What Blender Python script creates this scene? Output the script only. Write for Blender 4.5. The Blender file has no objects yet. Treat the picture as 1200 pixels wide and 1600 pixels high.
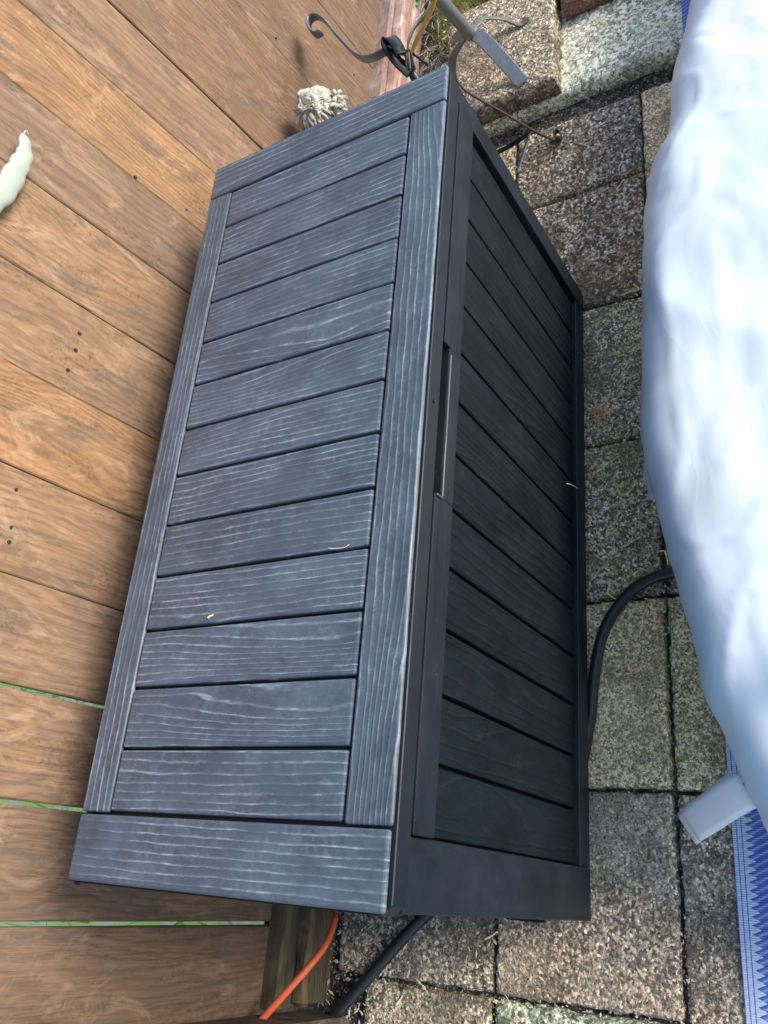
import bpy, bmesh, math, random
from mathutils import Vector, Matrix, noise
random.seed(7)
scene = bpy.context.scene
C = scene.collection
# ------------------------------------------------------------ camera, light
CAMLOC = (1.1714, 0.9662, 1.4646)
CAMROT = ((-0.081628, -0.914603, 0.396028), (0.851530, 0.142485, 0.504574), (-0.517913, 0.378418, 0.767181))
cd = bpy.data.cameras.new('camera')
cam = bpy.data.objects.new('camera', cd)
C.objects.link(cam)
cd.sensor_fit = 'VERTICAL'
cd.sensor_height = 24
cd.lens = 20.1063
cd.clip_start = 0.02
cd.clip_end = 200
m = Matrix(CAMROT).to_4x4()
m.translation = CAMLOC
cam.matrix_world = m
scene.camera = cam
SUN_DIR = Vector((-0.28, 0.80, 0.44)).normalized()
elev = math.asin(SUN_DIR.z)
w = bpy.data.worlds.new('World')
scene.world = w
w.use_nodes = True
nt = w.node_tree
bg = nt.nodes['Background']
sky = nt.nodes.new('ShaderNodeTexSky')
sky.sky_type = 'NISHITA'
sky.sun_disc = False
sky.sun_elevation = elev
sky.sun_rotation = math.atan2(SUN_DIR.x, SUN_DIR.y)
sky.air_density = 1.0
sky.dust_density = 1.0
nt.links.new(sky.outputs[0], bg.inputs[0])
bg.inputs[1].default_value = 0.15
sl = bpy.data.lights.new('sun', 'SUN')
sl.energy = 2.3
sl.angle = math.radians(24)
sl.color = (1, 0.93, 0.82)
sun = bpy.data.objects.new('sun', sl)
C.objects.link(sun)
sun.rotation_euler = SUN_DIR.to_track_quat('Z', 'Y').to_euler()
vs = scene.view_settings
vs.view_transform = 'Standard'
vs.look = 'None'
vs.gamma = 1
vs.use_curve_mapping = False
vs.exposure = 1.1

# ------------------------------------------------------------ helpers
def tag(o, label=None, cat=None, group=None, kind=None):
    if label: o['label'] = label
    if cat: o['category'] = cat
    if group: o['group'] = group
    if kind: o['kind'] = kind
    return o

def empty(name, loc=(0, 0, 0)):
    o = bpy.data.objects.new(name, None)
    o.location = loc
    o.empty_display_size = 0.05
    C.objects.link(o)
    return o

def link(name, me, mat, parent=None, smooth=False, mw=None):
    o = bpy.data.objects.new(name, me)
    C.objects.link(o)
    if mat and not me.materials: me.materials.append(mat)
    if smooth: me.shade_smooth()
    if parent:
        o.parent = parent
    if mw is not None: o.matrix_basis = mw
    return o

def mesh(name, v, f):
    me = bpy.data.meshes.new(name)
    me.from_pydata([tuple(a) for a in v], [], f)
    me.update()
    return me

def bm_mesh(bm, name):
    me = bpy.data.meshes.new(name)
    bmesh.ops.recalc_face_normals(bm, faces=bm.faces)
    bm.to_mesh(me)
    bm.free()
    return me

def box_bm(bm, c, s, bevel=0, seg=1):
    r = bmesh.ops.create_cube(bm, size=1)
    vs_ = r['verts']
    for q in vs_:
        q.co = Vector((q.co.x * s[0] + c[0], q.co.y * s[1] + c[1], q.co.z * s[2] + c[2]))
    if bevel:
        es = list({e for q in vs_ for e in q.link_edges})
        bmesh.ops.bevel(bm, geom=es, offset=bevel, segments=seg, affect='EDGES', profile=0.5, clamp_overlap=True)

_cache = {}
def plank(name, parent, x0, x1, y0, y1, z0, z1, along, face, mat, bevel=0.002, seg=1, origin=(0, 0, 0)):
    """box piece; local X = length ('along'), local Z = outward face, grain follows local X"""
    c = Vector(((x0 + x1) / 2, (y0 + y1) / 2, (z0 + z1) / 2)) - Vector(origin)
    ax = {'x': Vector((1, 0, 0)), 'y': Vector((0, 1, 0)), 'z': Vector((0, 0, 1))}
    ext = {'x': x1 - x0, 'y': y1 - y0, 'z': z1 - z0}
    X = ax[along]; Z = ax[face]; Y = Z.cross(X)
    third = [k for k in 'xyz' if k not in (along, face)][0]
    s = (round(ext[along], 4), round(ext[third], 4), round(ext[face], 4))
    key = (s, bevel, seg, mat.name)
    if key not in _cache:
        bm = bmesh.new()
        box_bm(bm, (0, 0, 0), s, bevel, seg)
        me = bm_mesh(bm, name)
        me.materials.append(mat)
        _cache[key] = me
    M = Matrix((X, Y, Z)).transposed().to_4x4()
    M.translation = c
    return link(name, _cache[key], None, parent, mw=M)

def catmull(pts, n=8):
    P = [Vector(p) for p in pts]
    P = [P[0] * 2 - P[1]] + P + [P[-1] * 2 - P[-2]]
    out = []
    for i in range(1, len(P) - 2):
        for k in range(n):
            t = k / n
            a, b, c, d = P[i - 1:i + 3]
            out.append(0.5 * ((2 * b) + (c - a) * t + (2 * a - 5 * b + 4 * c - d) * t * t + (3 * b - a - 3 * c + d) * t ** 3))
    out.append(P[-2].copy())
    return out

def tube_mesh(name, pts, rad, n=10, smooth_n=8, taper=None):
    Q = catmull(pts, smooth_n) if smooth_n > 1 else [Vector(p) for p in pts]
    v, f = [], []
    up = Vector((0, 0, 1))
    for i, p in enumerate(Q):
        t = (Q[min(i + 1, len(Q) - 1)] - Q[max(i - 1, 0)]).normalized()
        a = t.cross(up)
        if a.length < 0.05: a = t.cross(Vector((1, 0, 0)))
        a.normalize(); b = a.cross(t)
        r = rad if taper is None else rad * taper(i / (len(Q) - 1))
        for k in range(n):
            th = 2 * math.pi * k / n
            v.append(p + (a * math.cos(th) + b * math.sin(th)) * r)
    for i in range(len(Q) - 1):
        for k in range(n):
            f.append((i * n + k, i * n + (k + 1) % n, (i + 1) * n + (k + 1) % n, (i + 1) * n + k))
    f.append(tuple(range(n))[::-1])
    f.append(tuple((len(Q) - 1) * n + k for k in range(n)))
    me = mesh(name, v, f)
    me.shade_smooth()
    return me

def strap_mesh(name, pts, wdir, width, thick, n=8, wfun=None):
    """flat bar swept along pts; wdir = direction(s) of its broad side"""
    Q = catmull(pts, n)
    v, f = [], []
    L = len(Q)
    for i, p in enumerate(Q):
        t = (Q[min(i + 1, L - 1)] - Q[max(i - 1, 0)]).normalized()
        wd = Vector(wdir(i / (L - 1))) if callable(wdir) else Vector(wdir)
        wd = (wd - t * wd.dot(t)).normalized()
        nn = t.cross(wd).normalized()
        ww = width * (wfun(i / (L - 1)) if wfun else 1)
        c = thick * 0.3
        for a, b in ((-ww / 2, -thick / 2 + c), (-ww / 2 + c, -thick / 2), (ww / 2 - c, -thick / 2), (ww / 2, -thick / 2 + c),
                     (ww / 2, thick / 2 - c), (ww / 2 - c, thick / 2), (-ww / 2 + c, thick / 2), (-ww / 2, thick / 2 - c)):
            v.append(p + wd * a + nn * b)
    for i in range(L - 1):
        for k in range(8):
            f.append((i * 8 + k, i * 8 + (k + 1) % 8, (i + 1) * 8 + (k + 1) % 8, (i + 1) * 8 + k))
    f.append(tuple(range(8))[::-1])
    f.append(tuple((L - 1) * 8 + k for k in range(8)))
    bm = bmesh.new()
    me = mesh(name, v, f)
    bm.from_mesh(me); bmesh.ops.recalc_face_normals(bm, faces=bm.faces); bm.to_mesh(me); bm.free()
    return me

# ------------------------------------------------------------ materials
class NT:
    def __init__(s, name):
        s.m = bpy.data.materials.new(name)
        s.m.use_nodes = True
        s.t = s.m.node_tree
        s.b = s.t.nodes['Principled BSDF']
    def n(s, ty, ins=None, **kw):
        q = s.t.nodes.new('ShaderNode' + ty)
        for k, v in kw.items(): setattr(q, k, v)
        for k, v in (ins or {}).items():
            if isinstance(v, bpy.types.NodeSocket): s.t.links.new(v, q.inputs[k])
            else: q.inputs[k].default_value = v
        return q
    def math(s, op, a, b=0.0, c=0.0, clamp=False):
        return s.n('Math', {0: a, 1: b, 2: c}, operation=op, use_clamp=clamp).outputs[0]
    def noise(s, vec, scale, detail=3, rough=0.5, dist=0):
        return s.n('TexNoise', {'Vector': vec, 'Scale': scale, 'Detail': detail, 'Roughness': rough, 'Distortion': dist}).outputs['Fac']
    def vscale(s, vec, sc):
        return s.n('VectorMath', {0: vec, 1: sc}, operation='MULTIPLY').outputs[0]
    def ramp(s, fac, stops):
        r = s.n('ValToRGB', {'Fac': fac})
        e = r.color_ramp.elements
        while len(e) < len(stops): e.new(0.5)
        for q, (p, c) in zip(e, stops):
            q.position = p
            q.color = (c, c, c, 1) if isinstance(c, (int, float)) else (*c, 1)
        return r.outputs[0]
    def mix(s, fac, a, b, mode='MIX'):
        q = s.n('Mix', {'Factor': fac}, data_type='RGBA', blend_type=mode)
        for i, v in ((6, a), (7, b)):
            if isinstance(v, bpy.types.NodeSocket): s.t.links.new(v, q.inputs[i])
            else: q.inputs[i].default_value = (*v, 1) if len(v) == 3 else v
        return q.outputs[2]
    def set(s, **kw):
        for k, v in kw.items():
            k = k.replace('_', ' ')
            if isinstance(v, bpy.types.NodeSocket): s.t.links.new(v, s.b.inputs[k])
            else: s.b.inputs[k].default_value = v
    def bump(s, h, dist, strength=1.0, normal=None):
        ins = {'Height': h, 'Distance': dist, 'Strength': strength}
        if normal is not None: ins['Normal'] = normal
        o = s.n('Bump', ins).outputs[0]
        s.t.links.new(o, s.b.inputs['Normal'])
        return o
    def objcoord(s, spread=(13.0, 7.0, 5.0)):
        co = s.n('TexCoord').outputs['Object']
        r = s.n('ObjectInfo').outputs['Random']
        off = s.vscale(s.n('CombineXYZ', {0: r, 1: r, 2: r}).outputs[0], spread)
        return co, s.n('VectorMath', {0: co, 1: off}, operation='ADD').outputs[0], r

def simple(name, col, rough=0.5, metal=0.0, bumpsc=None, bumpd=0.001, var=0.15, spec=0.5):
    q = NT(name)
    co, p, r = q.objcoord()
    nz = q.noise(p, bumpsc or 60, 4, 0.6)
    q.set(Base_Color=q.mix(nz, tuple(c * (1 - var) for c in col), tuple(min(1, c * (1 + var)) for c in col)), Roughness=rough, Metallic=metal)
    q.b.inputs['Specular IOR Level'].default_value = spec
    if bumpsc: q.bump(nz, bumpd)
    return q.m

def resin(name, base, worn, wear, freq=92.0, depth=0.00045, rough=0.42, specks=0.9):
    """moulded fake-wood resin: ridges along local X, chalky wear on the ridge tops"""
    q = NT(name)
    co, p, r = q.objcoord((3.1, 9.7, 4.3))
    sp = q.n('SeparateXYZ', {0: p})
    warp = q.noise(q.vscale(p, (1.6, 9, 1)), 1.0, 2, 0.45)
    warp2 = q.noise(q.vscale(p, (16, 60, 1)), 1.0, 2, 0.5)
    v = q.math('MULTIPLY_ADD', sp.outputs[1], freq, q.math('MULTIPLY', warp, q.math('MULTIPLY_ADD', r, 3.5, 1.2)))
    v = q.math('ADD', v, q.math('MULTIPLY', warp2, 0.55))
    kd = q.n('TexVoronoi', {'Vector': q.vscale(p, (1.0, 6.0, 0.01)), 'Scale': 1.0}, voronoi_dimensions='2D').outputs['Distance']
    v = q.math('ADD', v, q.math('MULTIPLY', q.ramp(kd, [(0.0, 1.0), (0.28, 0.0)]), 2.6))
    s1 = q.math('SINE', q.math('MULTIPLY', v, 6.2832))
    ridge = q.math('MULTIPLY_ADD', s1, 0.5, 0.5)
    ridge = q.math('POWER', ridge, 3.4)
    patch = q.ramp(q.noise(q.vscale(p, (9, 16, 5)), 1.0, 5, 0.75, 0.5), [(0.40, 0.0), (0.62, 1.0)])
    fine = q.noise(q.vscale(p, (60, 420, 100)), 1.0, 3, 0.7)
    fine = q.ramp(fine, [(0.4, 0.0), (0.66, 1.0)])
    blot = q.ramp(q.noise(p, 120, 5, 0.8), [(0.46, 0.0), (0.66, 1.0)])
    top = q.ramp(ridge, [(0.55, 0.0), (0.98, 1.0)])
    wfac = q.math('MULTIPLY', top, q.math('MULTIPLY_ADD', patch, 0.9, 0.1))
    wfac = q.math('MULTIPLY', wfac, q.math('MULTIPLY_ADD', fine, 0.7, 0.3))
    wfac = q.math('ADD', wfac, q.math('MULTIPLY', q.math('MULTIPLY', blot, patch), 0.24))
    speck = q.n('TexVoronoi', {'Vector': p, 'Scale': 170.0}).outputs['Distance']
    speck = q.ramp(speck, [(0.06, 1.0), (0.12, 0.0)])
    sm = q.ramp(q.noise(p, 23, 3, 0.7), [(0.52, 0.0), (0.64, 1.0)])
    wfac = q.math('ADD', q.math('MULTIPLY', wfac, wear, clamp=True), q.math('MULTIPLY', q.math('MULTIPLY', speck, sm), specks), clamp=True)
    haze_ = q.ramp(q.noise(q.vscale(p, (8, 14, 8)), 1.0, 6, 0.7), [(0.3, 0.0), (0.7, 1.0)])
    dusty = q.mix(haze_, tuple(c * 0.72 for c in base), tuple(c * 1.42 for c in base))
    q.set(Base_Color=q.mix(wfac, dusty, worn), Roughness=q.math('MULTIPLY_ADD', wfac, 0.25, q.math('MULTIPLY_ADD', haze_, 0.25, rough - 0.1)))
    h = q.math('ADD', ridge, q.math('MULTIPLY', fine, 0.12))
    h = q.math('ADD', h, q.math('MULTIPLY', q.noise(p, 300, 2, 0.5), 0.08))
    q.bump(h, depth)
    return q.m

def cedar(name, light, mid, dark, grey, edge=(0.30, 0.24, 0.06), edge_amt=0.35, half=0.076, greyamt=0.75):
    q = NT(name)
    co, p, r = q.objcoord((3.1, 1.7, 4.3))
    sp = q.n('SeparateXYZ', {0: p})
    warp = q.noise(q.vscale(p, (2.2, 7, 1)), 1.0, 2, 0.45)
    w2 = q.noise(q.vscale(p, (14, 40, 3)), 1.0, 3, 0.6)
    kd = q.n('TexVoronoi', {'Vector': q.vscale(p, (1.1, 5.0, 0.01)), 'Scale': 1.0}, voronoi_dimensions='2D').outputs['Distance']
    v = q.math('MULTIPLY_ADD', q.math('MULTIPLY', sp.outputs[1], q.math('MULTIPLY_ADD', r, 45.0, 45.0)), 1.0, q.math('MULTIPLY', warp, q.math('MULTIPLY_ADD', r, 12.0, 6.0)))
    v = q.math('ADD', v, q.math('MULTIPLY', q.ramp(kd, [(0.0, 1.0), (0.26, 0.0)]), q.math('MULTIPLY_ADD', w2, 5.0, 3.0)))
    v = q.math('ADD', v, q.math('MULTIPLY', w2, 1.1))
    s1 = q.math('MULTIPLY_ADD', q.math('SINE', q.math('MULTIPLY', v, 6.2832)), 0.5, 0.5)
    grain = q.math('POWER', s1, 2.0)
    fib = q.noise(q.vscale(p, (18, 420, 30)), 1.0, 4, 0.7)
    saw = q.noise(q.vscale(p, (330, 24, 30)), 1.0, 2, 0.6)
    big = q.noise(q.vscale(p, (4, 11, 4)), 1.0, 5, 0.62, 0.5)
    big2 = q.noise(q.vscale(p, (3.4, 12, 6)), 1.7, 5, 0.66, 0.8)
    col = q.mix(q.ramp(big, [(0.3, 0.0), (0.7, 1.0)]), mid, light)
    col = q.mix(q.math('MULTIPLY', grain, q.math('MULTIPLY_ADD', big2, 0.5, 0.1)), col, dark)
    col = q.mix(q.math('MULTIPLY', q.ramp(fib, [(0.45, 0.0), (0.66, 1.0)]), 0.5), col, dark)
    col = q.mix(q.math('MULTIPLY', q.ramp(big2, [(0.5, 0.0), (0.68, 1.0)]), greyamt), col, grey)
    col = q.mix(q.ramp(kd, [(0.015, 0.9), (0.05, 0.0)]), col, tuple(c * 0.6 for c in dark))
    sap = q.noise(q.vscale(p, (9, 24, 8)), 1.0, 5, 0.7, 1.2)
    col = q.mix(q.math('MULTIPLY', q.ramp(sap, [(0.56, 0.0), (0.7, 1.0)]), 0.35), col, tuple(min(1, c * 1.35) for c in light))
    scuff = q.noise(q.vscale(p, (26, 60, 26)), 1.0, 5, 0.75, 0.6)
    col = q.mix(q.math('MULTIPLY', q.ramp(scuff, [(0.54, 0.0), (0.74, 1.0)]), 0.4), col, tuple(c * 0.55 for c in grey))
    ye = q.math('ABSOLUTE', q.n('SeparateXYZ', {0: co}).outputs[1])
    em = q.ramp(q.math('DIVIDE', ye, half), [(0.93, 0.0), (0.995, 1.0)])
    em = q.math('MULTIPLY', em, q.math('MULTIPLY', q.ramp(q.noise(p, 4.0, 4), [(0.48, 0.0), (0.62, 1.0)]), edge_amt))
    mould = q.math('MULTIPLY', q.ramp(q.noise(p, 150, 4, 0.7), [(0.5, 0.0), (0.62, 1.0)]), q.ramp(q.noise(q.vscale(p, (5, 12, 5)), 1.3, 3, 0.6), [(0.5, 0.0), (0.62, 1.0)]))
    col = q.mix(q.math('MULTIPLY', mould, 0.5), col, tuple(c * 0.4 for c in grey))
    ck = q.math('ABSOLUTE', q.math('SUBTRACT', q.noise(q.vscale(p, (2.6, 60, 3)), 1.0, 3, 0.55), 0.5))
    ck = q.math('MULTIPLY', q.ramp(ck, [(0.0, 1.0), (0.012, 0.0)]), q.ramp(q.noise(q.vscale(p, (4, 9, 3)), 1.4, 3), [(0.45, 0.0), (0.6, 1.0)]))
    col = q.mix(q.math('MULTIPLY', ck, 0.7), col, tuple(c * 0.45 for c in dark))
    bleach = q.ramp(q.noise(q.vscale(p, (7, 15, 6)), 1.0, 6, 0.75, 1.5), [(0.54, 0.0), (0.66, 1.0)])
    col = q.mix(q.math('MULTIPLY', bleach, 0.4), col, tuple(min(1, c * 1.3 + 0.06) for c in light))
    col = q.mix(em, col, edge)
    hs = q.n('HueSaturation', {'Hue': 0.5, 'Saturation': q.math('MULTIPLY_ADD', r, 0.2, 0.84), 'Value': q.math('MULTIPLY_ADD', r, 0.3, 0.84), 'Color': col})
    q.set(Base_Color=hs.outputs[0], Roughness=0.78)
    q.b.inputs['Specular IOR Level'].default_value = 0.25
    h = q.math('ADD', q.math('MULTIPLY', fib, 0.5), q.math('MULTIPLY', saw, 0.35))
    h = q.math('ADD', h, q.math('MULTIPLY', grain, -0.45))
    q.bump(h, 0.0012)
    return q.m

def stone(name, matrix, grain, dark, patch=None, patchamt=0.5, scale=190, depth=0.0016, ramp=(0.35, 0.62)):
    q = NT(name)
    co, p, r = q.objcoord((3, 5, 2))
    wob = q.n('VectorMath', {0: p, 1: q.vscale(q.n('TexNoise', {'Vector': p, 'Scale': 120.0}).outputs['Color'], (0.006, 0.006, 0.006))}, operation='ADD').outputs[0]
    vo = q.n('TexVoronoi', {'Vector': wob, 'Scale': float(scale)})
    vo2 = q.n('TexVoronoi', {'Vector': wob, 'Scale': scale * 0.45})
    cellv = q.n('SeparateColor', {0: vo.outputs['Color']}).outputs[0]
    cell2 = q.n('SeparateColor', {0: vo2.outputs['Color']}).outputs[1]
    dome = q.ramp(vo.outputs['Distance'], [(0.15, 1.0), (0.75, 0.0)])
    big = q.noise(p, 7, 5, 0.65)
    mid = q.noise(p, 45, 5, 0.75)
    col = q.mix(q.ramp(cellv, [(0.25, 0.0), (0.5, 1.0)]), dark, matrix)
    col = q.mix(q.math('MULTIPLY', q.ramp(cellv, [(ramp[0] + 0.2, 0.0), (ramp[1] + 0.35, 1.0)]), q.math('MULTIPLY_ADD', dome, 0.8, 0.2)), col, grain)
    big_st = q.math('MULTIPLY', q.ramp(cell2, [(0.88, 0.0), (0.9, 1.0)]), q.ramp(vo2.outputs['Distance'], [(0.28, 1.0), (0.36, 0.0)]))
    col = q.mix(q.math('MULTIPLY', big_st, 0.7), col, tuple(min(1, c * 1.5) for c in grain))
    col = q.mix(q.ramp(mid, [(0.5, 0.0), (0.66, 0.9)]), col, dark)
    col = q.mix(q.ramp(big, [(0.50, 0.0), (0.62, 0.72)]), col, tuple(c * 0.8 for c in dark))
    if patch:
        pn = q.noise(p, 5.2, 4, 0.7, 0.7)
        col = q.mix(q.math('MULTIPLY', q.ramp(pn, [(0.45, 0.0), (0.62, 1.0)]), patchamt * 0.6), col, patch)
    vo3 = q.n('TexVoronoi', {'Vector': wob, 'Scale': scale * 2.1})
    c3 = q.n('SeparateColor', {0: vo3.outputs['Color']}).outputs[2]
    pit = q.ramp(q.noise(p, scale * 0.8, 3, 0.7), [(0.36, 0.35), (0.5, 1.0)])
    val = q.math('MULTIPLY', q.math('MULTIPLY_ADD', r, 0.2, 1.42), q.math('MULTIPLY', pit, q.math('MULTIPLY_ADD', q.math('POWER', c3, 2.0), 0.9, 0.85)))
    hs = q.n('HueSaturation', {'Hue': 0.5, 'Saturation': 1.0, 'Value': val, 'Color': col})
    q.set(Base_Color=hs.outputs[0], Roughness=q.math('MULTIPLY_ADD', cellv, 0.4, 0.4))
    q.b.inputs['Specular IOR Level'].default_value = 0.4
    h = q.math('ADD', q.math('MULTIPLY', q.math('MULTIPLY', dome, cellv), 0.7), q.math('MULTIPLY_ADD', q.noise(p, 420, 3, 0.7), 0.8, q.math('MULTIPLY', pit, 0.8)))
    h = q.math('ADD', h, q.math('MULTIPLY', q.ramp(mid, [(0.5, 0.0), (0.6, 1.0)]), -0.5))
    h = q.math('ADD', h, q.math('MULTIPLY', big_st, 0.8))
    q.bump(h, depth)
    return q.m

M = {}
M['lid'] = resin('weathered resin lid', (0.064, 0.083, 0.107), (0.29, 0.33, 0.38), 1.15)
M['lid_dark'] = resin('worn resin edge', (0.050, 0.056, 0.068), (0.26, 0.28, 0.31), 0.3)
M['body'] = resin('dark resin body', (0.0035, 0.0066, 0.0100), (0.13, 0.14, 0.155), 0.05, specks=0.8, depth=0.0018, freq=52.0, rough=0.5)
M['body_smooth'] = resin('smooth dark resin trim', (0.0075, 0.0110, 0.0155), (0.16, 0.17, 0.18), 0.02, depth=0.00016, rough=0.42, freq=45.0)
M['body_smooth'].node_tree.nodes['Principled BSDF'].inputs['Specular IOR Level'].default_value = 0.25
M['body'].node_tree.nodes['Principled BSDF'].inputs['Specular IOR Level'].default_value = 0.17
M['inner'] = simple('black resin groove', (0.008, 0.009, 0.011), 0.5)
M['cedar'] = cedar('cedar boards', (0.33, 0.195, 0.105), (0.215, 0.121, 0.064), (0.10, 0.050, 0.026), (0.120, 0.089, 0.063))
M['cedar_brown'] = cedar('brown cedar boards', (0.225, 0.140, 0.085), (0.145, 0.087, 0.053), (0.070, 0.038, 0.023), (0.112, 0.086, 0.065), edge_amt=0.0)
M['rail'] = cedar('old rail timber', (0.095, 0.078, 0.055), (0.055, 0.038, 0.025), (0.018, 0.013, 0.010), (0.085, 0.10, 0.06), edge_amt=0.2, half=0.03)
M['rail_pale'] = cedar('flaking rail timber', (0.42, 0.30, 0.24), (0.26, 0.13, 0.09), (0.11, 0.05, 0.04), (0.55, 0.50, 0.48), edge_amt=0.0, half=0.03)
M['grey_stone'] = stone('grey exposed paver', (0.436, 0.329, 0.209), (0.950, 0.900, 0.656), (0.081, 0.066, 0.038), (0.289, 0.227, 0.109), 0.5, 230)
M['grit_stone'] = stone('washed grit paver', (0.362, 0.274, 0.178), (0.950, 0.900, 0.782), (0.064, 0.048, 0.028), (0.199, 0.138, 0.070), 0.5, 180, 0.0035)
M['buff_stone'] = stone('buff worn paver', (0.652, 0.473, 0.283), (0.950, 0.824, 0.517), (0.237, 0.178, 0.099), (0.436, 0.344, 0.164), 0.6, 250, 0.0012)
M['red_stone'] = stone('brown red paver', (0.353, 0.252, 0.171), (0.846, 0.697, 0.475), (0.115, 0.089, 0.061), (0.356, 0.309, 0.207), 0.75, 210)
M['brown_stone'] = stone('brown grey paver', (0.290, 0.247, 0.172), (0.809, 0.726, 0.515), (0.067, 0.059, 0.040), (0.345, 0.254, 0.188), 0.45, 200)
M['green_stone'] = stone('mossy paver', (0.346, 0.377, 0.258), (0.849, 0.871, 0.620), (0.099, 0.106, 0.068), (0.330, 0.280, 0.196), 0.3, 190)
M['slab_stone'] = stone('raised slab', (0.320, 0.247, 0.171), (0.861, 0.738, 0.530), (0.109, 0.082, 0.056), (0.287, 0.239, 0.158), 0.5, 180, 0.0028)
M['curb_stone'] = stone('pale concrete curb', (0.664, 0.638, 0.464), (0.935, 0.900, 0.781), (0.272, 0.258, 0.171), (0.675, 0.632, 0.417), 0.5, 150, 0.0015)
M['brick'] = stone('red brick', (0.20, 0.09, 0.065), (0.30, 0.17, 0.12), (0.08, 0.045, 0.035), (0.34, 0.33, 0.20), 0.5, 300, 0.001)
M['soil'] = stone('dark soil', (0.070, 0.060, 0.046), (0.26, 0.23, 0.19), (0.028, 0.025, 0.02), None, 0, 160, 0.005)
M['iron'] = simple('painted iron', (0.16, 0.18, 0.20), 0.42, 0.35, 90, 0.0006, 0.35)
M['iron_green'] = simple('green grey iron', (0.14, 0.145, 0.12), 0.5, 0.25, 90, 0.0006, 0.3)
M['iron_black'] = simple('black iron', (0.02, 0.022, 0.026), 0.35, 0.4, 90, 0.0004)
M['rust'] = simple('rusty thin rod', (0.075, 0.055, 0.045), 0.7, 0.3, 200, 0.0006, 0.5)
M['nail'] = simple('dark nail', (0.02, 0.016, 0.014), 0.8)
M['hose'] = simple('black rubber hose', (0.014, 0.016, 0.021), 0.36, 0, 150, 0.0003, 0.4)
M['orange'] = simple('orange cord vinyl', (0.66, 0.12, 0.045), 0.45, 0, 80, 0.0003, 0.12)
M['yellow'] = simple('yellow stake', (0.75, 0.46, 0.10), 0.5)
M['twig'] = simple('dry straw', (0.85, 0.62, 0.34), 0.8, 0, 300, 0.0005, 0.3)
M['husk'] = simple('brown husk', (0.70, 0.38, 0.19), 0.85, 0, 300, 0.0005, 0.5)
M['pale'] = simple('pale chips', (0.60, 0.55, 0.45), 0.8, var=0.4)
M['chip_grey'] = simple('grey chips', (0.20, 0.19, 0.165), 0.7, var=0.5)
M['leaf'] = simple('fresh leaf', (0.10, 0.38, 0.14), 0.5, 0, 60, 0.001)
M['moss'] = simple('yellow moss', (0.42, 0.40, 0.12), 0.9, 0, 200, 0.001, 0.5)

# ------------------------------------------------------------ ground
def grid_sheet(name, x0, x1, y0, y1, z, nx, ny, amp, sc, mat, skirt=0.0):
    v, f = [], []
    for i in range(nx + 1):
        for j in range(ny + 1):
            x = x0 + (x1 - x0) * i / nx; y = y0 + (y1 - y0) * j / ny
            v.append((x, y, z + amp * noise.noise(Vector((x, y, z)) * sc) + amp * 0.5 * noise.noise(Vector((x, y, 3)) * sc * 3.1)))
    for i in range(nx):
        for j in range(ny):
            a = i * (ny + 1) + j
            f.append((a, a + ny + 1, a + ny + 2, a + 1))
    return mesh(name, v, f)
o = link('ground', mesh('ground', [(-30, -30, -0.05), (30, -30, -0.05), (30, 30, -0.05), (-30, 30, -0.05)], [(0, 1, 2, 3)]), M['soil'])
tag(o, kind='structure')
o = link('soil_bed', grid_sheet('soil_bed', -2.2, 2.6, -0.13, 2.4, -0.013, 400, 200, 0.006, 30, M['soil']), M['soil'], smooth=True)
tag(o, kind='structure')

def lawn_mat():
    q = NT('sunny garden ground')
    co, p, r = q.objcoord()
    a = q.noise(p, 9, 4, 0.6)
    b = q.n('TexVoronoi', {'Vector': p, 'Scale': 60.0})
    col = q.mix(q.ramp(a, [(0.46, 0.0), (0.54, 1.0)]), (0.72, 0.90, 0.16), (1.0, 0.86, 0.45))
    col = q.mix(q.ramp(b.outputs['Distance'], [(0.7, 0.0), (0.9, 1.0)]), col, (0.5, 0.4, 0.25))
    col = q.mix(q.ramp(q.noise(p, 25, 2), [(0.6, 0.0), (0.66, 1.0)]), col, (0.70, 0.90, 0.40))
    q.set(Base_Color=col, Roughness=0.9)
    return q.m
o = link('lawn', grid_sheet('lawn', -4, 4, -6, -0.2, -0.01, 80, 60, 0.01, 6, None), lawn_mat())
tag(o, kind='structure')
# loose grass behind the fence, seen through the gaps
v, f = [], []
for i in range(1500):
    x = random.uniform(0.3, 2.0); y = random.uniform(-1.6, -0.25); h = random.uniform(0.02, 0.06)
    a = random.uniform(0, 6.28); dx = math.cos(a) * 0.004; dy = math.sin(a) * 0.004
    lx = random.uniform(-.03, .03); ly = random.uniform(-.03, .03)
    k = len(v)
    v += [(x - dx, y - dy, -0.01), (x + dx, y + dy, -0.01), (x + lx, y + ly, h)]
    f.append((k, k + 1, k + 2))
M['grass'] = simple('light grass', (0.35, 0.62, 0.16), 0.6, var=0.4)
o = link('grass', mesh('grass', v, f), M['grass'])
tag(o, 'bright green grass glimpsed through the fence gaps', 'grass', kind='stuff')

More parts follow.
